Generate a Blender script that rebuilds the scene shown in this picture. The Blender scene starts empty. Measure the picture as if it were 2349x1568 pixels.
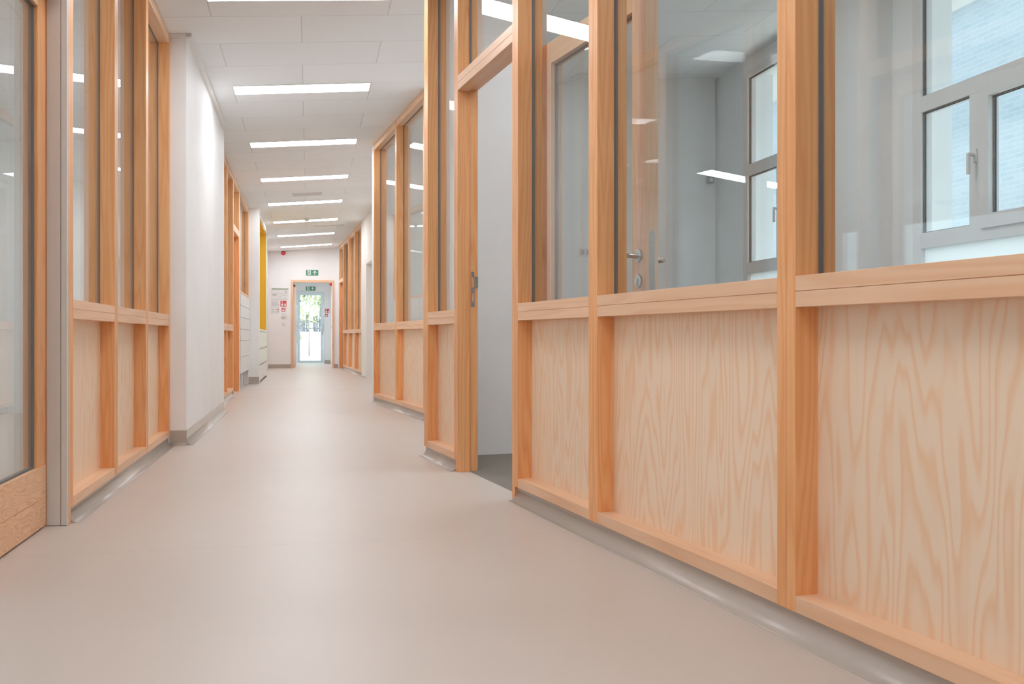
import bpy, bmesh, math, random
from mathutils import Vector

sc = bpy.context.scene
col = sc.collection
random.seed(11)

# ------------------------------------------------------------------ camera, sky, sun, exposure
CAM_H = 0.78
cam_data = bpy.data.cameras.new('camera')
cam_data.sensor_width = 36.0
cam_data.lens = 36.0 * 2168 / 2349
cam_data.shift_y = -12.0 / 2349
cam_data.clip_start = 0.05
cam_data.clip_end = 200
cam = bpy.data.objects.new('camera', cam_data)
cam.location = (0, 0, CAM_H)
cam.rotation_euler = (math.pi / 2, 0, 0)
col.objects.link(cam)
sc.camera = cam

world = bpy.data.worlds.new('sky')
sc.world = world
world.use_nodes = True
wn = world.node_tree.nodes
wn['Background'].inputs[0].default_value = (0.78, 0.91, 1.0, 1)
wn['Background'].inputs[1].default_value = 2.3

sun_data = bpy.data.lights.new('sun', 'SUN')
sun_data.energy = 7.0
sun_data.color = (1.0, 0.96, 0.9)
sun_data.angle = math.radians(1.5)
sun = bpy.data.objects.new('sun', sun_data)
sun.rotation_euler = Vector((0.04, 0.62, -1.0)).to_track_quat('-Z', 'Y').to_euler()
sun.location = (-6, -10, 20)
col.objects.link(sun)

LAMP = 17.0
LAMP_COL = (0.94, 0.985, 1.04)
sc.view_settings.view_transform = 'Standard'
sc.view_settings.look = 'None'
sc.view_settings.gamma = 1.0
sc.view_settings.use_curve_mapping = False
sc.view_settings.exposure = 0.23
sc.cycles.max_bounces = 12
sc.cycles.diffuse_bounces = 6
sc.cycles.use_adaptive_sampling = True
sc.cycles.adaptive_threshold = 0.02
sc.cycles.glossy_bounces = 6
sc.cycles.transmission_bounces = 8
sc.cycles.transparent_max_bounces = 24
sc.cycles.caustics_reflective = False
sc.cycles.sample_clamp_indirect = 20.0
sc.cycles.use_denoising = True

# ------------------------------------------------------------------ frames of reference
class Frame:
    """u runs away from the viewer along a wall, v to the right of that direction, z up."""
    def __init__(s, o, d):
        L = math.hypot(*d)
        s.o = o
        s.d = (d[0] / L, d[1] / L)
        s.n = (s.d[1], -s.d[0])
        s.rz = math.atan2(s.d[1], s.d[0])
    def P(s, u, v=0.0):
        return (s.o[0] + u * s.d[0] + v * s.n[0], s.o[1] + u * s.d[1] + v * s.n[1])

TH = 0.2121
AX = (-math.sin(TH), math.cos(TH))            # corridor axis
LX = (AX[1], -AX[0])                          # across the corridor, to the right
FL = Frame((-1.8441, 3.9510), AX)             # left wall, also end wall and lobby
FR = Frame((0.01147, 4.5215), (-0.33062, 0.94376))   # near right timber wall
FA = Frame((-1.6488, 11.2586), (-0.3434, 1.0))       # set-back right timber wall
FD = Frame((-2.7839, 17.9898), (-0.26373, 0.96460))  # far right wall
FW = Frame((2.042, 9.37), AX)                 # outer window wall on the right
FB = Frame((-0.002, 8.93), LX)                # back wall of the right room (v points to the viewer)
F0 = Frame((0.0, 0.0), AX)                    # u along the corridor, v across, from the viewer

def zc(x, y):
    """underside of the sloping ceiling"""
    s = x * AX[0] + y * AX[1]
    t = x * LX[0] + y * LX[1]
    return CAM_H + 2.2332 + 0.0824 * (t + 0.0491) - 0.0038 * (s - 8.8542)

# ------------------------------------------------------------------ mesh kit
class Kit:
    """collects shapes given in (u, v, z) of a frame; local origin at (u0, v0, z0)."""
    def __init__(s, F, u0=0.0, v0=0.0, z0=0.0):
        s.F, s.u0, s.v0, s.z0 = F, u0, v0, z0
        s.V, s.Fc, s.sm = [], [], []
    def p(s, u, v, z):
        s.V.append((u - s.u0, -(v - s.v0), z - s.z0))
        return len(s.V) - 1
    def face(s, ids, smooth=False):
        s.Fc.append(tuple(ids)); s.sm.append(smooth)
    def box(s, u0, u1, v0, v1, z0, z1):
        """z0/z1: number, or ('c', offset) = ceiling height at that corner plus offset"""
        def zz(z, u, v):
            if isinstance(z, tuple):
                return zc(*s.F.P(u, v)) + z[1]
            return z
        c = [(u0, v0), (u1, v0), (u1, v1), (u0, v1)]
        b = [s.p(u, v, zz(z0, u, v)) for u, v in c]
        t = [s.p(u, v, zz(z1, u, v)) for u, v in c]
        s.face(b[::-1]); s.face(t)
        for i in range(4):
            j = (i + 1) % 4
            s.face((b[i], b[j], t[j], t[i]))
        return s
    def loft(s, prof, axis, a0, a1, smooth=False, close=True):
        """extrude a 2D outline: axis 'u' -> outline in (v, z); 'z' -> (u, v); 'v' -> (u, z)"""
        def mk(q, a):
            if axis == 'u': return s.p(a, q[0], q[1])
            if axis == 'z': return s.p(q[0], q[1], a)
            return s.p(q[0], a, q[1])
        A = [mk(q, a0) for q in prof]
        B = [mk(q, a1) for q in prof]
        n = len(prof)
        for i in range(n if close else n - 1):
            j = (i + 1) % n
            s.face((A[i], A[j], B[j], B[i]), smooth)
        if close:
            s.face(A[::-1]); s.face(B)
        return s
    def cyl(s, axis, c, r, a0, a1, n=20, r2=None):
        r2 = r if r2 is None else r2
        def mk(k, a, rr):
            x, y = c[0] + rr * math.cos(2 * math.pi * k / n), c[1] + rr * math.sin(2 * math.pi * k / n)
            if axis == 'u': return s.p(a, x, y)
            if axis == 'z': return s.p(x, y, a)
            return s.p(x, a, y)
        A = [mk(k, a0, r) for k in range(n)]
        B = [mk(k, a1, r2) for k in range(n)]
        for i in range(n):
            s.face((A[i], A[(i + 1) % n], B[(i + 1) % n], B[i]), True)
        s.face(A[::-1]); s.face(B)
        return s
    def ringframe(s, u0, u1, v0, v1, z0, z1, w, wz=None):
        """rectangular frame in the u-z plane, thickness v0..v1; z1 may be ceiling based"""
        wz = w if wz is None else wz
        up = (lambda z, d: (z[0], z[1] + d) if isinstance(z, tuple) else z + d)
        s.box(u0, u0 + w, v0, v1, z0, z1)
        s.box(u1 - w, u1, v0, v1, z0, z1)
        s.box(u0 + w, u1 - w, v0, v1, z0, z0 + wz)
        s.box(u0 + w, u1 - w, v0, v1, up(z1, -wz), z1)
        return s
    def mesh(s, name):
        me = bpy.data.meshes.new(name)
        me.from_pydata(s.V, [], s.Fc)
        me.polygons.foreach_set('use_smooth', s.sm)
        bm = bmesh.new(); bm.from_mesh(me)
        bmesh.ops.recalc_face_normals(bm, faces=bm.faces)
        bm.to_mesh(me); bm.free()
        me.update()
        return me
    def build(s, name, mat, parent=None, bevel=0.0):
        me = s.mesh(name)
        if mat is not None:
            me.materials.append(mat)
        o = bpy.data.objects.new(name, me)
        col.objects.link(o)
        if parent is not None:
            o.parent = parent
            pl = parent['base'] if 'base' in parent else (0, 0, 0)
            # parent shares frame F: shift local origin difference
            o.location = (s.u0 - pl[0], -(s.v0 - pl[1]), s.z0 - pl[2])
        else:
            x, y = s.F.P(s.u0, s.v0)
            o.location = (x, y, s.z0)
            o.rotation_euler = (0, 0, s.F.rz)
        if bevel:
            b = o.modifiers.new('edge', 'BEVEL')
            b.width = bevel; b.segments = 2; b.limit_method = 'ANGLE'; b.angle_limit = math.radians(40)
        return o

def thing(name, label, cat, F, base=(0, 0, 0), group=None, kind=None):
    o = bpy.data.objects.new(name, None)
    o.empty_display_size = 0.1
    col.objects.link(o)
    x, y = F.P(base[0], base[1])
    o.location = (x, y, base[2])
    o.rotation_euler = (0, 0, F.rz)
    o['base'] = base
    return tag(o, label, cat, group, kind)

def tag(o, label, cat, group=None, kind=None):
    o['label'] = label; o['category'] = cat
    if group: o['group'] = group
    if kind: o['kind'] = kind
    return o

# ------------------------------------------------------------------ materials
def principled(name, rgb, rough=0.5, metal=0.0, spec=0.5):
    m = bpy.data.materials.new(name)
    m.use_nodes = True
    b = m.node_tree.nodes['Principled BSDF']
    b.inputs['Base Color'].default_value = (*rgb, 1)
    b.inputs['Roughness'].default_value = rough
    b.inputs['Metallic'].default_value = metal
    b.inputs['Specular IOR Level'].default_value = spec
    return m

def N(m, t, **kw):
    n = m.node_tree.nodes.new(t)
    for k, v in kw.items():
        setattr(n, k, v)
    return n

def link(m, a, b):
    m.node_tree.links.new(a, b)

def mathn(m, op, a, b=None, c=None):
    n = N(m, 'ShaderNodeMath', operation=op)
    for i, v in enumerate((a, b, c)):
        if v is None: continue
        if isinstance(v, (int, float)): n.inputs[i].default_value = v
        else: link(m, v, n.inputs[i])
    return n.outputs[0]

def ramp(m, fac, stops):
    r = N(m, 'ShaderNodeValToRGB')
    e = r.color_ramp.elements
    while len(e) < len(stops): e.new(0.5)
    for i, (p, c) in enumerate(stops):
        e[i].position = p; e[i].color = (*c, 1)
    link(m, fac, r.inputs[0])
    return r.outputs[0]

def mixc(m, fac, a, b, mode='MIX'):
    n = N(m, 'ShaderNodeMix', data_type='RGBA', blend_type=mode)
    for i, v in ((0, fac), (6, a), (7, b)):
        if isinstance(v, (int, float)): n.inputs[i].default_value = v
        elif isinstance(v, tuple): n.inputs[i].default_value = (*v, 1)
        else: link(m, v, n.inputs[i])
    return n.outputs[2]

def wood(name, light, dark, axis, rings, across, along, contrast=0.7, rough=0.5, sharp=(0.35, 0.85), fibre=0.12, spec=0.35):
    """contour lines of a long stretched noise read as growth rings cut by the board's face"""
    m = principled(name, light, rough, spec=spec)
    b = m.node_tree.nodes['Principled BSDF']
    tc = N(m, 'ShaderNodeTexCoord')
    oi = N(m, 'ShaderNodeObjectInfo')
    off = N(m, 'ShaderNodeVectorMath', operation='SCALE')
    off.inputs[0].default_value = (37.0, 19.0, 53.0)
    link(m, oi.outputs['Random'], off.inputs['Scale'])
    add = N(m, 'ShaderNodeVectorMath', operation='ADD')
    link(m, tc.outputs['Object'], add.inputs[0]); link(m, off.outputs[0], add.inputs[1])
    mp = N(m, 'ShaderNodeMapping')
    sc_ = {'z': (across, across, along), 'x': (along, across, across)}[axis]
    mp.inputs['Scale'].default_value = sc_
    link(m, add.outputs[0], mp.inputs['Vector'])
    n1 = N(m, 'ShaderNodeTexNoise'); n1.inputs['Scale'].default_value = 1.0
    n1.inputs['Detail'].default_value = 2.5; n1.inputs['Roughness'].default_value = 0.45
    link(m, mp.outputs[0], n1.inputs['Vector'])
    ring = mathn(m, 'MULTIPLY', n1.outputs['Fac'], rings)
    fr = mathn(m, 'FRACT', ring)
    tri = mathn(m, 'PINGPONG', ring, 0.5)
    tri = mathn(m, 'MULTIPLY', tri, 2.0)
    shade = mathn(m, 'ADD', mathn(m, 'MULTIPLY', tri, 0.7), mathn(m, 'MULTIPLY', fr, 0.3))
    c = ramp(m, shade, [(sharp[0], light), (sharp[1], tuple(l + (d - l) * contrast for l, d in zip(light, dark)))])
    mp2 = N(m, 'ShaderNodeMapping')
    mp2.inputs['Scale'].default_value = {'z': (260, 260, 7), 'x': (7, 260, 260)}[axis]
    link(m, add.outputs[0], mp2.inputs['Vector'])
    n2 = N(m, 'ShaderNodeTexNoise'); n2.inputs['Scale'].default_value = 1.0; n2.inputs['Detail'].default_value = 1.0
    link(m, mp2.outputs[0], n2.inputs['Vector'])
    c = mixc(m, mathn(m, 'MULTIPLY', n2.outputs['Fac'], fibre), c, dark)
    # board to board tone
    tone = mathn(m, 'ADD', mathn(m, 'MULTIPLY', oi.outputs['Random'], 0.10), 0.95)
    hsv = N(m, 'ShaderNodeHueSaturation'); link(m, tone, hsv.inputs['Value']); link(m, c, hsv.inputs['Color'])
    link(m, hsv.outputs[0], b.inputs['Base Color'])
    bump = N(m, 'ShaderNodeBump'); bump.inputs['Strength'].default_value = 0.06; bump.inputs['Distance'].default_value = 0.002
    link(m, n2.outputs['Fac'], bump.inputs['Height']); link(m, bump.outputs[0], b.inputs['Normal'])
    return m

def thin_glass(name, tint, boost=1.0):
    m = bpy.data.materials.new(name); m.use_nodes = True
    nt = m.node_tree; nt.nodes.clear()
    out = N(m, 'ShaderNodeOutputMaterial')
    g = N(m, 'ShaderNodeNewGeometry')
    dot = N(m, 'ShaderNodeVectorMath', operation='DOT_PRODUCT')
    link(m, g.outputs['Normal'], dot.inputs[0]); link(m, g.outputs['Incoming'], dot.inputs[1])
    c = mathn(m, 'ABSOLUTE', dot.outputs['Value'])
    k = mathn(m, 'POWER', mathn(m, 'SUBTRACT', 1.0, c), 5.0)
    F = mathn(m, 'MULTIPLY_ADD', k, 0.96, 0.04)
    if boost != 1.0: F = mathn(m, 'MINIMUM', mathn(m, 'MULTIPLY', F, boost), 1.0)
    t = N(m, 'ShaderNodeBsdfTransparent'); t.inputs[0].default_value = (*tint, 1)
    r = N(m, 'ShaderNodeBsdfGlossy'); r.inputs['Roughness'].default_value = 0.0
    r.inputs['Color'].default_value = (1, 1, 1, 1)
    mx = N(m, 'ShaderNodeMixShader')
    link(m, F, mx.inputs[0]); link(m, t.outputs[0], mx.inputs[1]); link(m, r.outputs[0], mx.inputs[2])
    link(m, mx.outputs[0], out.inputs[0])
    return m

def emission(name, rgb, strength):
    m = bpy.data.materials.new(name); m.use_nodes = True
    nt = m.node_tree; nt.nodes.clear()
    out = N(m, 'ShaderNodeOutputMaterial'); e = N(m, 'ShaderNodeEmission')
    e.inputs[0].default_value = (*rgb, 1); e.inputs[1].default_value = strength
    link(m, e.outputs[0], out.inputs[0])
    return m

def painted(name, rgb, rough=0.6, var=0.02, scale=3.0, bump=0.03):
    m = principled(name, rgb, rough, spec=0.3)
    b = m.node_tree.nodes['Principled BSDF']
    tc = N(m, 'ShaderNodeTexCoord')
    n = N(m, 'ShaderNodeTexNoise'); n.inputs['Scale'].default_value = scale; n.inputs['Detail'].default_value = 4
    link(m, tc.outputs['Object'], n.inputs['Vector'])
    lo = tuple(x * (1 - var) for x in rgb); hi = tuple(min(1, x * (1 + var)) for x in rgb)
    link(m, ramp(m, n.outputs['Fac'], [(0.3, lo), (0.7, hi)]), b.inputs['Base Color'])
    n2 = N(m, 'ShaderNodeTexNoise'); n2.inputs['Scale'].default_value = 220
    link(m, tc.outputs['Object'], n2.inputs['Vector'])
    bp = N(m, 'ShaderNodeBump'); bp.inputs['Strength'].default_value = bump; bp.inputs['Distance'].default_value = 0.001
    link(m, n2.outputs['Fac'], bp.inputs['Height']); link(m, bp.outputs[0], b.inputs['Normal'])
    return m

T_L, T_D = (0.88, 0.46, 0.205), (0.72, 0.27, 0.075)  # uprights: shade on their side faces deepens this colour
R_L, R_D = (0.85, 0.56, 0.365), (0.71, 0.37, 0.18)  # same timber for rails, painted paler for the light on their fronts
M = {}
M['post'] = wood('timber_upright', T_L, T_D, 'z', 11, 9, 0.55, 0.5, rough=0.42, fibre=0.22, spec=0.6)
M['rail'] = wood('timber_lengthwise', R_L, R_D, 'x', 8, 9, 0.5, 0.4, rough=0.42, fibre=0.16, spec=0.55)
M['jamb_light'] = wood('timber_pale_upright', R_L, R_D, 'z', 11, 9, 0.55, 0.5, rough=0.42, fibre=0.16, spec=0.5)
M['door_board'] = wood('timber_flowery', (0.90, 0.58, 0.37), (0.66, 0.35, 0.17), 'x', 16, 16, 2.6, 0.6, fibre=0.2)
M['ply'] = wood('plywood', (0.885, 0.705, 0.53), (0.85, 0.56, 0.345), 'z', 20, 5.2, 0.70, 0.85, 0.42, sharp=(0.45, 0.8), fibre=0.10, spec=0.7)
M['wall'] = painted('wall_paint', (0.88, 0.87, 0.86))
M['room_wall'] = painted('room_wall_paint', (0.87, 0.88, 0.88))
M['ochre'] = painted('ochre_paint', (0.80, 0.49, 0.045), 0.5)
M['skirting'] = painted('skirting_vinyl', (0.50, 0.435, 0.38), 0.24, bump=0.05)  # darker than the floor vinyl, shade under the rails put into it
M['glass'] = thin_glass('partition_glass', (0.95, 0.965, 0.96), 1.0)
M['window_glass'] = thin_glass('window_glass', (0.93, 0.96, 0.97))
M['gasket'] = principled('gasket_rubber', (0.16, 0.15, 0.15), 0.6)
M['steel'] = principled('brushed_steel', (0.62, 0.61, 0.60), 0.3, 1.0)
M['alu'] = painted('grey_aluminium', (0.68, 0.685, 0.67), 0.4)
M['frame_grey'] = painted('window_frame_paint', (0.80, 0.79, 0.785), 0.4)
M['door_blue'] = painted('pale_blue_door_paint', (0.66, 0.76, 0.80), 0.4)
M['white'] = painted('white_laminate', (0.80, 0.79, 0.77), 0.35)
M['mint'] = painted('pale_green_laminate', (0.76, 0.82, 0.73), 0.35)
M['white_plastic'] = principled('white_plastic', (0.78, 0.77, 0.75), 0.35)
M['grey_plastic'] = principled('grey_plastic', (0.42, 0.41, 0.41), 0.4)
M['dark'] = principled('dark_recess', (0.05, 0.045, 0.04), 0.7)
M['red'] = principled('signal_red', (0.72, 0.05, 0.06), 0.35)
M['green'] = principled('exit_green', (0.05, 0.27, 0.15), 0.4)
M['paper'] = principled('paper_white', (0.76, 0.75, 0.74), 0.6)
M['ink'] = principled('grey_ink', (0.42, 0.43, 0.44), 0.7)
M['header'] = principled('olive_header', (0.34, 0.38, 0.27), 0.5)
M['brown'] = principled('brown_hinge_metal', (0.24, 0.13, 0.06), 0.45, 0.3)
M['lamp'] = emission('lamp_diffuser', LAMP_COL, LAMP)
def opal():
    m = bpy.data.materials.new('opal_panel'); m.use_nodes = True
    nt = m.node_tree; nt.nodes.clear()
    out = N(m, 'ShaderNodeOutputMaterial')
    t = N(m, 'ShaderNodeBsdfTranslucent'); t.inputs[0].default_value = (0.93, 0.96, 0.97, 1)
    d = N(m, 'ShaderNodeBsdfDiffuse'); d.inputs[0].default_value = (0.9, 0.92, 0.92, 1)
    mx = N(m, 'ShaderNodeMixShader'); mx.inputs[0].default_value = 0.3
    link(m, t.outputs[0], mx.inputs[1]); link(m, d.outputs[0], mx.inputs[2]); link(m, mx.outputs[0], out.inputs[0])
    return m
M['film'] = opal()

def floor_material():
    m = principled('floor_vinyl', (0.52, 0.43, 0.365), 0.36, spec=0.45)
    b = m.node_tree.nodes['Principled BSDF']
    tc = N(m, 'ShaderNodeTexCoord')
    n = N(m, 'ShaderNodeTexNoise'); n.inputs['Scale'].default_value = 900; n.inputs['Detail'].default_value = 2
    link(m, tc.outputs['Object'], n.inputs['Vector'])
    n2 = N(m, 'ShaderNodeTexNoise'); n2.inputs['Scale'].default_value = 1.3; n2.inputs['Detail'].default_value = 3
    link(m, tc.outputs['Object'], n2.inputs['Vector'])
    c = ramp(m, n.outputs['Fac'], [(0.3, (0.56, 0.485, 0.43)), (0.7, (0.64, 0.555, 0.495))])
    c = mixc(m, mathn(m, 'MULTIPLY', n2.outputs['Fac'], 0.12), c, (0.58, 0.515, 0.465))
    # welded sheet seams every 2 m along the corridor
    sx = N(m, 'ShaderNodeSeparateXYZ'); link(m, tc.outputs['Object'], sx.inputs[0])
    q = mathn(m, 'PINGPONG', mathn(m, 'ADD', sx.outputs[0], 40.35), 1.0)
    line = mathn(m, 'LESS_THAN', q, 0.0018)
    c = mixc(m, mathn(m, 'MULTIPLY', line, 0.35), c, (0.30, 0.24, 0.2))
    link(m, c, b.inputs['Base Color'])
    r = mathn(m, 'MULTIPLY_ADD', n2.outputs['Fac'], 0.10, 0.34)
    link(m, r, b.inputs['Roughness'])
    bp = N(m, 'ShaderNodeBump'); bp.inputs['Strength'].default_value = 0.05; bp.inputs['Distance'].default_value = 0.0006
    link(m, n.outputs['Fac'], bp.inputs['Height']); link(m, bp.outputs[0], b.inputs['Normal'])
    return m
M['floor'] = floor_material()

S0 = 8.8542 - 0.288       # near edge of the first lamp's row of tiles (along the corridor)
T0 = -0.0491              # middle of the row of lamps (across the corridor)

def ceiling_material():
    m = principled('ceiling_tile', (0.74, 0.725, 0.715), 0.8, spec=0.2)
    b = m.node_tree.nodes['Principled BSDF']
    tc = N(m, 'ShaderNodeTexCoord')
    sx = N(m, 'ShaderNodeSeparateXYZ'); link(m, tc.outputs['Object'], sx.inputs[0])
    # object x runs along the corridor (rows 0.6 m), object -y across it (tiles 1.2 m, half-bond)
    row = mathn(m, 'DIVIDE', mathn(m, 'SUBTRACT', sx.outputs[0], S0), 0.6)
    rown = mathn(m, 'FLOOR', row)
    odd = mathn(m, 'PINGPONG', rown, 1.0)
    tt = mathn(m, 'MULTIPLY', mathn(m, 'ADD', sx.outputs[1], T0), -1.0)
    tt = mathn(m, 'ADD', mathn(m, 'DIVIDE', tt, 1.2), mathn(m, 'MULTIPLY_ADD', odd, 0.5, 0.5))
    tilen = mathn(m, 'FLOOR', tt)
    dr = mathn(m, 'MULTIPLY', mathn(m, 'PINGPONG', row, 0.5), 0.6)
    dt = mathn(m, 'MULTIPLY', mathn(m, 'PINGPONG', tt, 0.5), 1.2)
    d = mathn(m, 'MINIMUM', dr, dt)
    comb = N(m, 'ShaderNodeCombineXYZ'); link(m, rown, comb.inputs[0]); link(m, tilen, comb.inputs[1])
    wnz = N(m, 'ShaderNodeTexWhiteNoise'); link(m, comb.outputs[0], wnz.inputs['Vector'])
    base = ramp(m, wnz.outputs['Value'], [(0.0, (0.88, 0.905, 0.92)), (1.0, (0.92, 0.945, 0.96))])
    seam = mathn(m, 'LESS_THAN', d, 0.0032)
    c = mixc(m, mathn(m, 'MULTIPLY', seam, 0.5), base, (0.50, 0.48, 0.46))
    link(m, c, b.inputs['Base Color'])
    bev = mathn(m, 'MINIMUM', mathn(m, 'DIVIDE', d, 0.008), 1.0)
    n = N(m, 'ShaderNodeTexNoise'); n.inputs['Scale'].default_value = 160
    link(m, tc.outputs['Object'], n.inputs['Vector'])
    h = mathn(m, 'ADD', bev, mathn(m, 'MULTIPLY', n.outputs['Fac'], 0.05))
    bp = N(m, 'ShaderNodeBump'); bp.inputs['Strength'].default_value = 0.35; bp.inputs['Distance'].default_value = 0.004
    link(m, h, bp.inputs['Height']); link(m, bp.outputs[0], b.inputs['Normal'])
    return m
M['ceiling'] = ceiling_material()

def brick_material():
    m = principled('pale_brick', (0.6, 0.6, 0.58), 0.8)
    b = m.node_tree.nodes['Principled BSDF']
    tc = N(m, 'ShaderNodeTexCoord')
    mp = N(m, 'ShaderNodeMapping'); mp.inputs['Rotation'].default_value = (math.pi / 2, 0, 0)
    link(m, tc.outputs['Object'], mp.inputs['Vector'])
    br = N(m, 'ShaderNodeTexBrick')
    br.inputs['Scale'].default_value = 1.0
    br.inputs['Brick Width'].default_value = 0.22; br.inputs['Row Height'].default_value = 0.065
    br.inputs['Mortar Size'].default_value = 0.006
    br.inputs['Color1'].default_value = (0.36, 0.43, 0.48, 1)
    br.inputs['Color2'].default_value = (0.41, 0.47, 0.51, 1)
    br.inputs['Mortar'].default_value = (0.46, 0.51, 0.55, 1)
    link(m, mp.outputs[0], br.inputs['Vector'])
    link(m, br.outputs['Color'], b.inputs['Base Color'])
    return m
M['brick'] = brick_material()
M['ground'] = painted('pale_paving', (0.62, 0.60, 0.56), 0.8, 0.1, 1.5)
M['leaf'] = painted('leaf_green', (0.12, 0.22, 0.06), 0.5, 0.4, 2.0)
M['leaf_pale'] = painted('leaf_pale_green', (0.40, 0.48, 0.26), 0.5, 0.4, 2.0)
M['bark'] = painted('bark', (0.34, 0.31, 0.27), 0.8, 0.3, 12)
M['fence'] = painted('grey_fence', (0.17, 0.18, 0.20), 0.7, 0.1, 2)

CT = ('c', 0.0)            # ceiling underside

# ------------------------------------------------------------------ floor and ceiling
k = Kit(F0); k.box(-6.5, 24.22, -7.4, 4.45, -0.2, 0.0)
tag(k.build('floor', M['floor']), 'pale taupe vinyl floor of the corridor and side rooms', 'floor', kind='structure')
k = Kit(F0)
k.box(-6.5, 24.20, -7.4, 4.45, ('c', 0.0), ('c', 0.08))
tag(k.build('ceiling', M['ceiling']), 'sloping white ceiling of large rectangular tiles', 'ceiling', kind='structure')

FRM = principled('room_vinyl', (0.245, 0.215, 0.185), 0.7, spec=0.2)
c_ = [FR.P(-8.0, 0.077), FR.P(1.73, 0.077), FR.P(1.73, 0.70), FA.P(-2.56, 0.06), FB.P(-0.66, 0.0), FB.P(2.05, 0.0), FW.P(-14.0, 0.0)]
k2 = Kit(F0, 0, 0, 0)
def w2(x, y): return (x * AX[0] + y * AX[1], x * LX[0] + y * LX[1])
k2.loft([w2(*q) for q in c_], 'z', -0.01, 0.001)
tag(k2.build('floor_room', FRM), 'darker grey vinyl floor of the room behind the open doorway', 'floor', kind='structure')

# ------------------------------------------------------------------ lamps in the ceiling
def panel_light(s0, T0=T0):
    x, y = F0.P(s0 + 0.144, T0)
    z = zc(x, y)
    o = bpy.data.objects.new('ceiling_light', None)
    col.objects.link(o); o.location = (x, y, z)
    o['base'] = (s0 + 0.144, T0, z); o.rotation_euler = (0, 0, F0.rz)
    k = Kit(F0, s0 + 0.144, T0, z)
    a, b, c, d = s0, s0 + 0.288, T0 - 0.6, T0 + 0.6
    f = 0.008
    lo, hi = ('c', -0.006), ('c', 0.03)
    k.box(a, a + f, c, d, lo, hi); k.box(b - f, b, c, d, lo, hi)
    k.box(a + f, b - f, c, c + f, lo, hi); k.box(a + f, b - f, d - f, d, lo, hi)
    k.build('frame', M['white_plastic'], o)
    k = Kit(F0, s0 + 0.144, T0, z)
    k.box(a + f, b - f, c + f, d - f, ('c', -0.004), ('c', 0.02))
    k.build('diffuser', M['lamp'], o)
    return o
ORD = {0: 'biggest fully visible one, nearest the viewer', 1: 'second fully visible one from the viewer',
       2: 'third fully visible one, just before the ceiling vent', 3: 'fourth one, just beyond the ceiling vent',
       4: 'fifth one, with the smoke detector before it', 5: 'second from the end wall', 6: 'last one, closest to the end wall'}
for i in range(-5, 7):
    o = panel_light(S0 + 2.4 * i)
    if i >= 0:
        tag(o, 'lit rectangular corridor ceiling light, ' + ORD[i], 'ceiling light', 'corridor ceiling lights')
    elif i == -1:
        tag(o, 'lit rectangular ceiling light overhead at the very top edge of the photo', 'ceiling light', 'corridor ceiling lights')
    else:
        tag(o, 'lit rectangular ceiling light of the corridor behind the viewer', 'ceiling light', 'corridor ceiling lights')

for s_room in (-2.8, -0.4, 2.0, 4.4, 9.1, 11.6, 14.0, 16.4, 18.8):  # unseen lamps added to fill the left rooms; one matches a glass reflection
    tag(panel_light(s_room, -4.35), 'lit ceiling light of a left side room, out of view behind the left wall', 'ceiling light', 'ceiling lights of the side rooms')
for s_room in (1.6, 11.0, 13.4, 17.0, 19.4):  # lamps assumed here to brighten the right rooms, none visible
    tag(panel_light(s_room, 2.75), 'lit ceiling light of a right side room, out of view', 'ceiling light', 'ceiling lights of the side rooms')

tag(panel_light(5.0, 2.1), "lit ceiling light of the room behind the open doorway, above the photo", 'ceiling light', 'ceiling lights of the side rooms')  # extra lamp out of sight, brings up the right room

# ------------------------------------------------------------------ timber partitions
Z0, Z1, Z2, Z3, Z4, Z5 = 0.065, 0.108, 0.857, 0.897, 0.8985, 0.938
DEP = 0.125
def glass_bay(root, F, ua, ub, s, z0, ztop, gl=0.078, mat=None):
    def B(k, u0, u1, w0, w1, a, b):
        v0, v1 = sorted((s * w0, s * w1)); k.box(u0, u1, v0, v1, a, b)
    b = root['base']
    uc = (ua + ub) / 2
    k = Kit(F, uc, s * gl, z0)
    B(k, ua - 0.004, ub + 0.004, gl - 0.004, gl + 0.004, z0 - 0.004, (ztop[0], ztop[1] + 0.004) if isinstance(ztop, tuple) else ztop + 0.004)
    k.build('glass_pane', mat or M['glass'], root)
    k = Kit(F, uc, s * gl, z0)
    v0, v1 = sorted((s * (gl - 0.007), s * (gl + 0.007)))
    g = 0.003
    k.ringframe(ua, ub, v0, v1, z0, ztop, g)
    k.build('gasket', M['gasket'], root)

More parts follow.
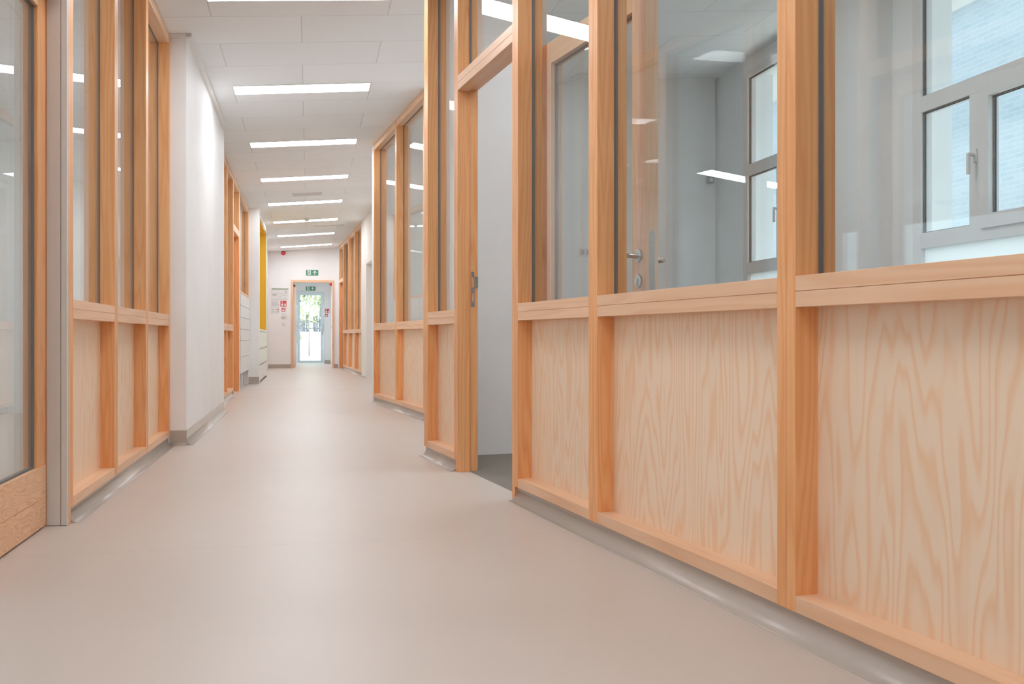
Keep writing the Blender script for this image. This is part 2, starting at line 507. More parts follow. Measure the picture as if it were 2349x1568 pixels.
def partition(name, label, F, s, posts, bays, base_u, zb=Z0, top=0.074, post_zb=None, panel_w=0.07):
    """s=+1: the wall's thickness runs to the right of u, -1: to the left. Faces lie at v=0."""
    root = thing(name, label, 'partition', F, (base_u, s * 0.06, 0), kind='thing')
    def B(k, u0, u1, w0, w1, a, b):
        v0, v1 = sorted((s * w0, s * w1)); k.box(u0, u1, v0, v1, a, b)
    for (u0, u1) in posts:
        k = Kit(F, (u0 + u1) / 2, s * 0.06, 0)
        if u1 - u0 > 0.06:
            um = (u0 + u1) / 2
            B(k, u0, um - 0.0008, 0, DEP, zb, ('c', -0.004)); B(k, um + 0.0008, u1, 0, DEP, zb, ('c', -0.004))
            B(k, um - 0.0008, um + 0.0008, 0.003, DEP - 0.003, zb, ('c', -0.004))
        else:
            B(k, u0, u1, 0, DEP, zb, ('c', -0.004))
        k.build('post', M['post'], root, 0.0015)
    for (ua, ub) in bays:
        uc = (ua + ub) / 2
        k = Kit(F, uc, s * 0.06, Z0); B(k, ua, ub, 0, DEP, zb, Z1); k.build('bottom_rail', M['rail'], root, 0.0015)
        k = Kit(F, uc, s * 0.06, Z2)
        B(k, ua, ub, 0, DEP, Z2, Z3); B(k, ua, ub, 0, DEP, Z4, Z5); B(k, ua, ub, 0.003, DEP - 0.003, Z3 - 0.001, Z4 + 0.001)
        k.build('mid_rail', M['rail'], root, 0.001)
        k = Kit(F, uc, s * 0.08, 0.4); B(k, ua - 0.004, ub + 0.004, panel_w, panel_w + 0.02, Z1 - 0.004, Z2 + 0.004)
        k.build('plywood_panel', M['ply'], root)
        k = Kit(F, uc, s * 0.06, 2.9); B(k, ua, ub, 0, DEP, ('c', -top), ('c', -0.004)); k.build('top_rail', M['rail'], root, 0.0015)
        glass_bay(root, F, ua, ub, s, Z5, ('c', -top))
    return root

def skirt(name, label, F, s, u0, u1, h=0.066, r=0.047, face=0.012, back=0.03):
    """coved vinyl skirting: upright strip sweeping out on to the floor"""
    prof = [(s * back, 0.0005), (s * back, h), (s * face, h)]
    for i in range(9):
        t = math.pi / 2 * i / 8
        prof.append((s * (face - r + r * math.cos(t)), 0.0008 + r - r * math.sin(t)))
    prof.append((s * (face - r), 0.0003))
    k = Kit(F, (u0 + u1) / 2, 0, 0)
    A = [k.p(u0, *q) for q in prof]; Bq = [k.p(u1, *q) for q in prof]
    n = len(prof)
    for i in range(n):
        j = (i + 1) % n
        k.face((A[i], A[j], Bq[j], Bq[i]), 3 <= i <= 10)
    k.face(A[::-1]); k.face(Bq)
    return tag(k.build(name, M['skirting']), label, 'skirting', kind='structure')

# near right wall
partition('glazed_partition', 'long nearest timber and glass partition on the right, with the widest plywood bays', FR, 1,
          [(-3.433, -3.351), (-2.191, -2.111), (-0.954, -0.872), (-0.049, -0.009)],
          [(-3.351, -2.191), (-2.111, -0.954), (-0.872, -0.049)], -1.6)
partition('glazed_partition', 'narrow one-bay timber and glass partition just beyond the open doorway on the right', FR, 1,
          [(1.022, 1.06), (1.684, 1.778)], [(1.06, 1.684)], 1.4)
skirt('baseboard_right', 'coved skirting under the nearest right partition', FR, 1, -3.43, -0.010)
skirt('trim_1', 'coved skirting under the narrow partition beyond the open doorway', FR, 1, 1.021, 1.778)

# set-back right wall: two visible bays and one hidden
partition('glazed_partition', 'two-bay timber and glass partition set back on the right before the white wall', FA, 1,
          [(-0.036, 0.0), (-1.306, -1.232), (-2.56, -2.50)], [(-1.232, -0.036), (-2.50, -1.306)], -1.2)
skirt('trim_2', 'coved skirting under the set-back right partition', FA, 1, -2.56, 0.0)

# far right wall
partition('glazed_partition', 'farthest timber and glass partition on the right with three narrow-looking bays', FD, 1,
          [(4.668, 4.75), (3.363, 3.445), (2.025, 2.107), (0.756, 0.80)],
          [(3.445, 4.668), (2.107, 3.363), (0.80, 2.025)], 2.7)
skirt('trim_3', 'coved skirting under the farthest right partition', FD, 1, -0.07, 4.75, h=0.10)

# left walls
partition('glazed_partition', 'nearest timber and glass partition on the left with three plywood bays', FL, -1,
          [(0.002, 0.042), (0.915, 1.0), (1.868, 1.955), (2.832, 2.888)],
          [(0.042, 0.915), (1.0, 1.868), (1.955, 2.832)], 1.4)
skirt('baseboard_left', 'coved skirting under the nearest left partition', FL, -1, 0.002, 2.87)
partition('glazed_partition', 'second timber and glass partition on the left beyond the long white wall', FL, -1,
          [(6.0, 6.04), (7.735, 7.82), (8.674, 8.758)], [(6.04, 7.735), (7.82, 8.674)], 7.4)
skirt('trim_4', 'coved skirting under the second left partition', FL, -1, 6.01, 8.758)

# ------------------------------------------------------------------ door frames
def door_frame(name, label, F, s, near, far, base_u, zh=2.2, near_w=0.041, far_w=0.039, over=True, rebate_far=True):
    """near/far = clear opening edges along u"""
    root = thing(name, label, 'door frame', F, (base_u, s * 0.06, 0), kind='structure')
    def B(k, u0, u1, w0, w1, a, b):
        v0, v1 = sorted((s * w0, s * w1)); k.box(u0, u1, v0, v1, a, b)
    top = ('c', -0.004)
    k = Kit(F, near, s * 0.06, 0)
    B(k, near - near_w, near, 0, 0.072, 0.0, top); B(k, near - near_w, near - 0.013, 0.072, 0.126, 0.0, top)
    k.build('jamb', M['post'], root, 0.0015)
    k = Kit(F, far, s * 0.06, 0)
    B(k, far, far + far_w, 0, 0.072, 0.0, top); B(k, far + 0.013, far + far_w, 0.072, 0.126, 0.0, top)
    k.build('jamb', M['post'], root, 0.0015)
    k = Kit(F, (near + far) / 2, s * 0.06, zh)
    B(k, near, far, 0, 0.072, zh, zh + 0.042); B(k, near - 0.012, far + 0.012, 0.072, 0.126, zh + 0.013, zh + 0.085)
    B(k, near, far, 0, 0.072, zh + 0.0435, zh + 0.085); B(k, near, far, 0.003, 0.072, zh + 0.04, zh + 0.045)
    k.build('transom', M['rail'], root, 0.001)
    if over:
        k = Kit(F, (near + far) / 2, s * 0.06, 2.9)
        B(k, near, far, 0, DEP, ('c', -0.074), ('c', -0.004)); k.build('top_rail', M['rail'], root, 0.0015)
        glass_bay(root, F, near, far, s, zh + 0.085, ('c', -0.074))
    return root

dfr = door_frame('trim_5', 'timber frame of the open doorway on the right, with a glazed light above', FR, 1, 0.033, 0.983, 0.5)
# strike plate on the far jamb's rebate
k = Kit(FR, 0.996, 0.1, 1.06)
u0, u1 = 0.9938, 0.9965
for (a, b, c, d) in ((0.086, 0.104, 1.125, 1.158), (0.084, 0.088, 1.065, 1.13), (0.084, 0.106, 1.035, 1.066),
                     (0.084, 0.0895, 0.985, 1.036), (0.1005, 0.106, 0.985, 1.036), (0.084, 0.106, 0.955, 0.986)):
    k.box(u0, u1, a, b, c, d)
k.box(u0 - 0.004, u1, 0.104, 0.126, 1.066, 1.128)
k.cyl('u', (0.095, 1.143), 0.006, u0 - 0.001, u0, 12); k.cyl('u', (0.095, 1.051), 0.006, u0 - 0.001, u0, 12); k.cyl('u', (0.095, 0.968), 0.006, u0 - 0.001, u0, 12)
k.build('strike_plate', M['steel'], dfr, 0.0006)
k = Kit(FR, 0.997, 0.1, 1.06); k.box(0.9962, 0.9972, 0.0895, 0.1005, 0.986, 1.036); k.build('latch_slot', M['brown'], dfr)

# threshold strip
k = Kit(FR, 0.5, 0.075, 0); k.box(0.033, 0.983, 0.072, 0.080, -0.001, 0.0015)
tag(k.build('trim_6', principled('threshold', (0.2, 0.17, 0.15), 0.5)), 'thin dark threshold joint across the open doorway on the right', 'threshold', kind='structure')

# open leaf in the right room, folded back behind the glass
def lever(root, F, u, v, z, dirn, face):
    """lever handle: rose, neck and grip. dirn: along u; face: +-1 side of v it stands on"""
    k = Kit(F, u, v, z)
    k.cyl('v', (u, z), 0.026, v, v + face * 0.009, 24)
    h = k.build('rose', M['steel'], root, 0.001)
    k = Kit(F, u, v, z)
    k.cyl('v', (u, z), 0.010, v, v + face * 0.05, 16)
    n = 8
    pts = [(u, v + face * 0.045), (u + dirn * 0.02, v + face * 0.052), (u + dirn * 0.125, v + face * 0.052)]
    k.cyl('u', (v + face * 0.050, z), 0.0095, u - dirn * 0.008, u + dirn * 0.125, 16)
    k.build('lever_handle', M['steel'], root, 0.001)

def glazed_leaf(name, label, F, base, width, zt, bottom_h, stile, t, kind, board=None):
    """leaf along -u from base (hinge side) ; local frame F at the hinge"""
    root = thing(name, label, 'door', F, (0, 0, 0), kind=kind)
    k = Kit(F, -stile / 2, t / 2, 1); k.box(-stile, 0, 0, t, 0.008, zt); k.build('stile', M['jamb_light'], root, 0.0015)  # both stiles in the paler timber, glare painted into the colour
    k = Kit(F, -width + stile / 2, t / 2, 1); k.box(-width, -width + stile, 0, t, 0.008, zt); k.build('stile', M['jamb_light'], root, 0.0015)
    k = Kit(F, -width / 2, t / 2, zt - 0.05); k.box(-width + stile, -stile, 0, t, zt - stile, zt); k.build('head_rail', M['rail'], root, 0.0015)
    zb = 0.008 + bottom_h
    hb = bottom_h * 0.465
    k = Kit(F, -width / 2, t / 2, 0.1)
    k.box(-width + stile, -stile, 0, t, 0.008, 0.008 + hb - 0.001); k.box(-width + stile, -stile, 0, t, 0.008 + hb + 0.001, zb)
    k.box(-width + stile, -stile, 0.003, t - 0.003, 0.008 + hb - 0.002, 0.008 + hb + 0.002)
    k.build('bottom_rail', board or M['door_board'], root, 0.0012)
    k = Kit(F, -width / 2, t / 2, 1); k.box(-width + stile - 0.004, -stile + 0.004, t / 2 - 0.004, t / 2 + 0.004, zb - 0.004, zt - stile + 0.004)
    k.build('glass_pane', M['glass'], root)
    k = Kit(F, -width / 2, t / 2, 1); k.ringframe(-width + stile, -stile, t / 2 - 0.008, t / 2 + 0.008, zb, zt - stile, 0.004)
    k.build('gasket', M['gasket'], root)
    return root

hp = FR.P(0.022, 0.148)
e = FR.P(-0.955, 0.208)
FH = Frame(hp, (hp[0] - e[0], hp[1] - e[1]))
leaf = glazed_leaf('door_1', 'open timber and glass door folded back behind the nearest right partition', FH, None, 0.975, 2.185, 0.26, 0.105, 0.058, 'structure')
lever(leaf, FH, -0.925, 0.0, 1.10, 1, -1)
lever(leaf, FH, -0.925, 0.058, 1.085, 1, 1)
k = Kit(FH, -0.925, 0, 1.0); k.cyl('v', (-0.925, 1.0), 0.026, 0, -0.009, 24); k.cyl('v', (-0.925, 1.003), 0.009, -0.009, -0.013, 16); k.box(-0.929, -0.921, -0.013, 0, 0.98, 1.0)
k.build('lock_rose', M['steel'], leaf, 0.001)
k = Kit(FH, -0.976, 0.03, 1.05)
um = -0.9762
pr = [(0.018, 0.935), (0.040, 0.935)] + [(0.029 + 0.011 * math.cos(t * math.pi / 8), 1.185 + 0.011 * math.sin(t * math.pi / 8)) for t in range(9)]
k.loft(pr, 'u', um, um + 0.003)
k.cyl('u', (0.029, 1.183), 0.005, um - 0.0008, um, 12); k.cyl('u', (0.029, 1.0), 0.005, um - 0.0008, um, 12); k.cyl('u', (0.029, 0.965), 0.005, um - 0.0008, um, 12)
fp = k.build('lock_faceplate', M['steel'], leaf)
k = Kit(FH, -0.977, 0.03, 1.12); k.box(um - 0.011, um, 0.022, 0.030, 1.108, 1.142); k.build('latch_bolt', M['brown'], fp)
bpy.data.objects[fp.name]['base'] = (-0.976, 0.03, 1.05)
for z in (0.25, 1.2, 1.86, 2.03):
    k = Kit(FH, 0.008, 0.0, z); k.cyl('z', (0.009, -0.002), 0.009, z - 0.055, z + 0.055, 14); k.box(-0.004, 0.008, 0.0, 0.03, z - 0.05, z + 0.05)
    k.build('hinge', M['brown'], leaf)

# left: closed leaf nearest the viewer, its frame and the grey finger guard
def left_leaf():
    root = thing('door_2', 'closed timber and glass door at the left edge of the photo with a tall two-board bottom rail', 'door', FL, (-0.55, -0.113, 0), kind='structure')
    f0, t = -0.085, 0.056
    U1, st = -0.052, 0.112
    U0 = U1 - 0.985
    zt, zb, zj = 2.205, 0.255, 0.123
    hd = 0.105
    for a, b in ((U1 - st, U1), (U0, U0 + st)):
        k = Kit(FL, (a + b) / 2, f0, 1); k.box(a, b, f0 - t, f0, 0.008, zt); k.build('stile', M['post'], root, 0.0015)
    k = Kit(FL, -0.5, f0, 2.1); k.box(U0 + st, U1 - st, f0 - t, f0, zt - hd, zt); k.build('head_rail', M['rail'], root, 0.0015)
    k = Kit(FL, -0.5, f0, 0.1)
    k.box(U0, U1, f0 - t, f0 + 0.001, 0.008, zj - 0.001); k.box(U0, U1, f0 - t, f0 + 0.001, zj + 0.001, zb); k.box(U0, U1, f0 - t, f0 - 0.002, zj - 0.002, zj + 0.002)
    k.build('bottom_rail', M['door_board'], root, 0.0012)
    gm = f0 - 0.024
    k = Kit(FL, -0.5, gm, 1); k.box(U0 + st - 0.004, U1 - st + 0.004, gm - 0.005, gm + 0.005, zb - 0.004, zt - hd + 0.004); k.build('glass_pane', M['glass'], root)
    k = Kit(FL, -0.5, gm, 1); k.ringframe(U0 + st, U1 - st, gm - 0.010, gm + 0.010, zb, zt - hd, 0.007); k.build('gasket', M['gasket'], root)
    return root
left_leaf()
root = thing('trim_7', 'timber frame of the closed door at the left edge of the photo', 'door frame', FL, (-0.5, -0.06, 0), kind='structure')
for a, b in ((-0.034, 0.0), (-1.086, -1.045)):
    k = Kit(FL, (a + b) / 2, -0.06, 0); k.box(a, b, -DEP - 0.02, 0, 0, ('c', -0.004)); k.build('jamb', M['post'], root, 0.0015)
k = Kit(FL, -0.5, -0.06, 2.2); k.box(-1.045, -0.044, -DEP, 0, 2.215, 2.30); k.build('transom', M['rail'], root, 0.0015)
k = Kit(FL, -0.5, -0.06, 2.9); k.box(-1.045, -0.044, -DEP, 0, ('c', -0.074), ('c', -0.004)); k.build('top_rail', M['rail'], root, 0.0015)
glass_bay(root, FL, -1.045, -0.044, -1, 2.30, ('c', -0.074))

g = thing('hinge_guard', 'tall grey aluminium finger guard covering the hinge side of the left door', 'finger guard', FL, (-0.03, -0.04, 0.012))
k = Kit(FL, -0.03, -0.04, 0.012)
k.loft([(-0.0375, -0.0845), (-0.0470, -0.0300), (-0.0440, -0.0295), (-0.0350, -0.0840)], 'z', 0.002, 2.214)
k.build('wide_leaf', M['alu'], g, 0.0008)
k = Kit(FL, -0.03, -0.04, 0.012)
k.loft([(-0.0474, -0.0275), (-0.0500, -0.0040), (-0.0470, -0.0010), (-0.0360, -0.0010), (-0.0360, -0.0040), (-0.0440, -0.0270)], 'z', 0.002, 2.214)
k.build('narrow_leaf', M['alu'], g, 0.0008)

# left second doorway and its leaf
door_frame('trim_8', 'timber frame of the far doorway on the left beside the white lockers', FL, -1, 8.80, 9.79, 9.3)
r = thing('door_3', 'timber door leaf in the far left doorway beside the white lockers', 'door', FL, (9.3, -0.1, 0), kind='structure')
k = Kit(FL, 9.3, -0.1, 1); k.box(8.79, 9.80, -0.122, -0.076, 0.008, 2.21); k.build('leaf_panel', M['post'], r, 0.0015)
lever(r, FL, 8.88, -0.076, 1.08, 1, 1)
# far right doorway
door_frame('trim_9', 'timber frame of the far doorway on the right next to the end wall', FD, 1, 4.79, 5.76, 5.3, zh=2.11)
r = thing('door_4', 'timber door leaf in the far right doorway next to the end wall', 'door', FD, (5.3, 0.1, 0), kind='structure')
k = Kit(FD, 5.3, 0.1, 1); k.box(4.78, 5.77, 0.076, 0.122, 0.008, 2.12); k.build('leaf_panel', M['post'], r, 0.0015)
lever(r, FD, 4.88, 0.076, 1.08, 1, -1)

# ------------------------------------------------------------------ plaster walls, left side
def wallbox(name, label, F, parts, mat='wall'):
    k = Kit(F, parts[0][0], parts[0][2], 0)
    for p in parts: k.box(*p)
    return tag(k.build(name, M[mat]), label, 'wall', kind='structure')
wallbox('wall_left', 'long white wall on the left between the first two timber partitions', FL, [(2.89, 6.0, -0.14, 0.112, 0, CT)])
# skirting along that wall: end face and long side
skirt('trim_10', 'taupe coved skirting along the long white left wall', Frame(FL.P(0, 0.112), AX), -1, 2.89, 6.0, h=0.108, r=0.045, face=-0.003, back=0.02)
FCe = Frame(FL.P(2.89, 0.0), LX)
skirt('trim_11', 'taupe skirting on the end face of the long white left wall', FCe, -1, -0.0, 0.115, h=0.108, r=0.02, face=-0.003, back=0.02)
# shadow-gap ceiling trim above the white wall
k = Kit(FL, 4.4, 0.13, 2.9); k.box(2.86, 6.02, 0.112, 0.150, ('c', -0.022), ('c', -0.001)); k.box(2.86, 2.89, -0.03, 0.150, ('c', -0.022), ('c', -0.001))
tag(k.build('trim_12', M['wall']), 'white edge strip where the long left wall meets the ceiling', 'ceiling trim', kind='structure')

# column and alcove
wallbox('wall_column', 'white pier on the left between the lockers and the yellow alcove', FL, [(11.965, 12.13, -0.9, 0.172, 0, CT)])
FCf = Frame(FL.P(11.965, 0.0), LX)
skirt('trim_13', 'dark taupe skirting on the white pier beside the lockers', FCf, -1, 0.0, 0.172, h=0.115, r=0.012, face=-0.004, back=0.02)
wallbox('wall_alcove', 'ochre yellow lining of the recessed alcove on the left', FL,
        [(14.85, 14.90, -0.62, 0.155, 0.0, 2.78), (12.131, 14.85, -0.65, -0.60, 0.0, 2.78), (12.131, 12.16, -0.60, 0.155, 0.0, 2.78), (12.131, 14.90, -0.65, 0.155, 2.78, 2.80)], 'ochre')
wallbox('wall_fascia', 'white bulkhead above the yellow alcove', FL, [(12.131, 15.0, -0.65, 0.172, 2.801, CT), (14.901, 15.0, -0.65, 0.172, 0, 2.801)])
wallbox('wall_left_far', 'white wall strip left of the end wall beyond the alcove', FL, [(15.0, 19.84, -0.12, -0.0, 0, CT)])
wallbox('wall_left_lockers', 'white wall behind the lockers', FL, [(9.832, 9.93, -0.126, 0.0, 0, CT), (9.93, 11.964, -0.45, -0.40, 0, 1.42)])

# alcove cabinet
cab = thing('drawer_cabinet', 'white and pale green drawer cabinet in the yellow alcove', 'cabinet', FL, (13.5, -0.1, 0))
k = Kit(FL, 13.5, -0.1, 0); k.box(12.165, 14.845, -0.595, 0.150, 0.09, 0.868); k.build('body', M['white'], cab)
k = Kit(FL, 13.5, -0.1, 0); k.box(12.165, 14.845, -0.55, 0.115, 0.0, 0.09); k.build('plinth', M['skirting'], cab)
k = Kit(FL, 13.5, -0.1, 0.9); k.box(12.165, 14.845, -0.598, 0.172, 0.872, 0.908); k.build('worktop', M['white'], cab, 0.002)
for j in range(3):
    a, b = 12.167 + j * 0.8925 + 0.003, 12.167 + (j + 1) * 0.8925 - 0.003
    for (z0, z1, mm) in ((0.605, 0.862, 'mint'), (0.325, 0.56, 'mint'), (0.036, 0.285, 'white')):
        k = Kit(FL, (a + b) / 2, 0.16, z0); k.box(a, b, 0.1505, 0.171, z0, z1)
        d = k.build('drawer', M[mm], cab, 0.002)
        k = Kit(FL, (a + b) / 2, 0.16, z1); k.box(a + 0.02, b - 0.02, 0.1505, 0.158, z1 + 0.006, z1 + 0.012)
        d['base'] = ((a + b) / 2, 0.16, z0)
        k.build('finger_pull', M['grey_plastic'], d)

# lockers with glazed band above
lk = thing('locker_unit', 'white locker unit with stacked flap doors under a timber framed window on the left', 'lockers', FL, (10.95, -0.2, 0))
k = Kit(FL, 10.95, -0.2, 0.3); k.box(9.94, 11.955, -0.395, -0.004, 0.236, 1.415); k.build('body', M['white'], lk)
zs = [0.24, 0.484, 0.723, 0.89, 1.063, 1.237, 1.409]
for c in range(3):
    a = 9.945 + c * 0.668; b = a + 0.664
    for i in range(6):
        k = Kit(FL, (a + b) / 2, 0, zs[i]); k.box(a + 0.002, b - 0.002, -0.0035, 0.014, zs[i] + 0.004, zs[i + 1] - 0.004)
        k.build('locker_door', M['white'], lk, 0.0015)
for u in (9.945, 10.6, 11.27, 11.925):
    k = Kit(FL, u, -0.02, 0); k.box(u, u + 0.03, -0.06, -0.005, 0.0, 0.236); k.build('leg', M['white'], lk)
wr = thing('window_3', 'tall timber framed glazed band above the white lockers', 'window', FL, (10.95, -0.06, 1.42), kind='structure')
k = Kit(FL, 10.95, -0.06, 1.42); k.box(9.931, 11.962, -DEP, 0.0, 1.418, 1.456); k.build('window_sill', M['rail'], wr, 0.001)
for a, b in ((9.931, 9.97), (11.922, 11.962)):
    k = Kit(FL, a, -0.06, 1.456); k.box(a, b, -DEP, 0, 1.456, ('c', -0.004)); k.build('post', M['post'], wr, 0.001)
k = Kit(FL, 10.95, -0.06, 2.9); k.box(9.97, 11.922, -DEP, 0, ('c', -0.074), ('c', -0.004)); k.build('top_rail', M['rail'], wr, 0.001)
glass_bay(wr, FL, 9.97, 11.922, -1, 1.456, ('c', -0.074), gl=0.058)

# ------------------------------------------------------------------ end wall and lobby
UE = 19.85
VL, VR = 0.596, 1.552       # clear opening
wallbox('wall_end', 'white end wall of the corridor around the timber door frame', FL,
        [(UE, UE + 0.12, -0.2, VL - 0.04, 0, CT), (UE, UE + 0.12, VR + 0.04, 1.80, 0, CT), (UE, UE + 0.12, VL - 0.04, VR + 0.04, 2.188, CT)])
FE = Frame(FL.P(UE, 0.0), LX)            # along the end wall, v towards the viewer
skirt('baseboard_end', 'taupe skirting on the end wall left of the door frame', FE, -1, 0.0, VL - 0.056, h=0.10, r=0.02, face=-0.003, back=0.02)
skirt('trim_14', 'taupe skirting on the end wall right of the door frame', FE, -1, VR + 0.05, 1.70, h=0.10, r=0.02, face=-0.003, back=0.02)
tr = thing('trim_15', 'timber frame of the doorway in the end wall', 'door frame', FL, (UE, 1.07, 0), kind='structure')
for a, b in ((VL - 0.052, VL), (VR, VR + 0.046)):
    k = Kit(FL, UE, (a + b) / 2, 0); k.box(UE - 0.02, UE + 0.13, a, b, 0, 2.135); k.build('jamb', M['jamb_light'], tr, 0.002)
k = Kit(FL, UE, 1.07, 2.1); k.box(UE - 0.02, UE + 0.13, VL - 0.052, VR + 0.046, 2.135, 2.19); k.build('head', M['rail'], tr, 0.002)
# its leaf, swung open into the lobby on the left
hx = FL.P(UE + 0.14, VL + 0.005)
ex = FL.P(UE + 1.03, VL + 0.06)
FO = Frame(ex, (ex[0] - hx[0], ex[1] - hx[1]))
r = thing('door_5', 'timber door swung open against the lobby wall at the corridor end', 'door', FO, (-0.45, 0, 0), kind='structure')
k = Kit(FO, -0.45, 0, 1); k.box(-0.89, 0, -0.045, 0.0, 0.008, 2.10); k.build('leaf_panel', M['jamb_light'], r, 0.002)
lever(r, FO, -0.06, 0.0, 1.07, -1, 1)
k = Kit(FO, -0.8, 0, 2.0); k.box(-0.88, -0.66, 0.0, 0.045, 2.035, 2.085); k.build('door_closer', M['brown'], r, 0.002)

U2 = 23.9
k = Kit(FL, 22, 0.5, 0)
wallbox('wall_lobby', 'pale walls of the small lobby behind the end doorway', FL,
        [(UE + 0.12, U2 + 0.12, 0.40, 0.50, 0, 2.42), (UE + 0.12, U2, 1.615, 1.70, 0, 2.42),
         (U2, U2 + 0.12, 0.50, 0.62, 0, 2.42), (U2, U2 + 0.12, 1.425, 1.70, 0, 2.42), (U2, U2 + 0.12, 0.62, 1.425, 2.09, 2.42)])
k = Kit(FL, 22, 1, 2.4); k.box(UE + 0.12, U2 + 0.12, 0.4, 1.7, 2.36, 2.44)
tag(k.build('ceiling_lobby', M['wall']), 'low white ceiling of the lobby behind the end doorway', 'ceiling', kind='structure')
k = Kit(FL, 23, 1, 0); k.box(20.0, U2 + 0.2, 0.3, 1.8, -0.2, -0.001)
tag(k.build('floor_lobby', M['floor']), 'floor of the small lobby leading to the glass exit door', 'floor', kind='structure')
FV = Frame(FL.P(U2, 0.0), LX)
skirt('trim_16', 'pale skirting in the lobby right of the glass exit door', FV, -1, 1.43, 1.60, h=0.10, r=0.015, face=-0.003, back=0.02)
ed = thing('door_6', 'pale blue framed glass exit door at the far end, bright garden behind', 'door', FL, (U2, 1.02, 0), kind='structure')
k = Kit(FL, U2, 1.02, 1)
for (a, b, c, d) in ((0.622, 0.645, 0.0, 2.088), (1.40, 1.423, 0.0, 2.088), (0.645, 1.40, 2.062, 2.088)):
    k.box(U2 - 0.02, U2 + 0.08, a, b, c, d)
k.build('frame', M['door_blue'], ed, 0.002)
k = Kit(FL, U2, 1.02, 1)
for (a, b, c, d) in ((0.648, 0.728, 0.01, 2.058), (1.32, 1.397, 0.01, 2.058), (0.728, 1.32, 0.01, 0.09), (0.728, 1.32, 1.985, 2.058)):
    k.box(U2 - 0.005, U2 + 0.055, a, b, c, d)
k.build('leaf_frame', M['door_blue'], ed, 0.002)
k = Kit(FL, U2, 1.02, 1); k.box(U2 + 0.02, U2 + 0.03, 0.724, 1.324, 0.086, 1.989); k.build('glass_pane', M['window_glass'], ed)
k = Kit(FL, U2, 1.36, 1); k.cyl('z', (U2 - 0.055, 1.358), 0.014, 0.89, 1.13, 14)
for z in (0.93, 1.09): k.cyl('u', (1.358, z), 0.008, U2 - 0.055, U2 - 0.004, 10)
k.build('pull_handle', M['steel'], ed)
lever_u = Kit(FL, U2, 0.69, 1.07); lever_u.cyl('u', (0.69, 1.075), 0.01, U2 - 0.055, U2 - 0.004, 12); lever_u.box(U2 - 0.062, U2 - 0.046, 0.66, 0.75, 1.066, 1.084)
lever_u.build('lever_handle', M['steel'], ed)
# lobby lamp
ll = thing('ceiling_light', 'small lit ceiling lamp in the lobby behind the end doorway', 'ceiling light', FL, (21.6, 1.0, 2.355))
k = Kit(FL, 21.6, 1.0, 2.36); k.box(21.3, 21.9, 0.75, 1.35, 2.345, 2.3595); k.build('frame', M['white_plastic'], ll)
k = Kit(FL, 21.6, 1.0, 2.36); k.box(21.32, 21.88, 0.77, 1.33, 2.338, 2.345); k.build('diffuser', M['lamp'], ll)
r = thing('door_7', 'narrow white side door in the right wall of the lobby', 'door', FL, (21.6, 1.59, 0), kind='structure')
k = Kit(FL, 21.6, 1.59, 1); k.box(21.0, 22.3, 1.598, 1.614, 0.005, 2.1); k.build('leaf_panel', M['door_blue'], r, 0.002)
lever(r, FL, 21.15, 1.598, 1.05, 1, -1)

# ------------------------------------------------------------------ signs on the end wall (u = distance along the wall, v towards viewer is -v of FE)
def plate(name, label, cat, F, u0, u1, z0, z1, v, t, mat, face=1, group=None):
    """flat plate standing off a wall; v = wall face, face=+-1 outward"""
    root = thing(name, label, cat, F, ((u0 + u1) / 2, v, (z0 + z1) / 2), group)
    k = Kit(F, (u0 + u1) / 2, v, (z0 + z1) / 2)
    a, b = sorted((v + face * 0.0005, v + face * t)); k.box(u0, u1, a, b, z0, z1)
    k.build('plate', mat, root, 0.0008)
    return root
def glyph(root, name, F, polys, v, face, mat, t=0.0012):
    b = root['base']
    k = Kit(F, b[0], b[1], b[2])
    for p in polys:
        a0, a1 = v, v + face * t
        k.loft(p, 'v', a0, a1)
    return k.build(name, mat, root)
def scale_polys(polys, u0, u1, z0, z1, flip=False):
    out = []
    for p in polys:
        out.append([(u0 + x * (u1 - u0), z0 + y * (z1 - z0)) for x, y in p])
    return out
def circ(cx, cy, r, n=14, ax=1.0):
    return [(cx + r * ax * math.cos(2 * math.pi * i / n), cy + r * math.sin(2 * math.pi * i / n)) for i in range(n)]
DOORWAY = [[(0.115, 0.1), (0.40, 0.1), (0.40, 0.92), (0.115, 0.92)]]
RUNNER = [circ(0.315, 0.80, 0.075, 12, 0.45),
          [(0.23, 0.70), (0.30, 0.72), (0.27, 0.45), (0.20, 0.42)],
          [(0.20, 0.45), (0.27, 0.47), (0.335, 0.33), (0.33, 0.16), (0.30, 0.16), (0.295, 0.30), (0.22, 0.38)],
          [(0.20, 0.45), (0.24, 0.42), (0.20, 0.28), (0.13, 0.22), (0.125, 0.28), (0.175, 0.33)],
          [(0.28, 0.70), (0.31, 0.66), (0.35, 0.58), (0.38, 0.60), (0.375, 0.55), (0.345, 0.53), (0.285, 0.60)],
          [(0.24, 0.71), (0.225, 0.65), (0.17, 0.60), (0.165, 0.50), (0.145, 0.50), (0.145, 0.63)]]
ARROW = [[(0.715, 0.90), (0.87, 0.55), (0.87, 0.38), (0.755, 0.58), (0.755, 0.12), (0.675, 0.12), (0.675, 0.58), (0.56, 0.38), (0.56, 0.55)]]
def exit_sign(label, F, u0, u1, z0, z1, v, face):
    r = plate('exit_sign', label, 'exit sign', F, u0, u1, z0, z1, v, 0.012, M['green'], face, 'green exit signs')
    f = v + face * 0.012
    glyph(r, 'doorway_symbol', F, scale_polys(DOORWAY, u0, u1, z0, z1), f, face, M['paper'])
    glyph(r, 'running_figure', F, scale_polys(RUNNER, u0, u1, z0, z1), f + face * 0.0012, face, M['green'])
    glyph(r, 'arrow', F, scale_polys(ARROW, u0, u1, z0, z1), f, face, M['paper'])
    return r
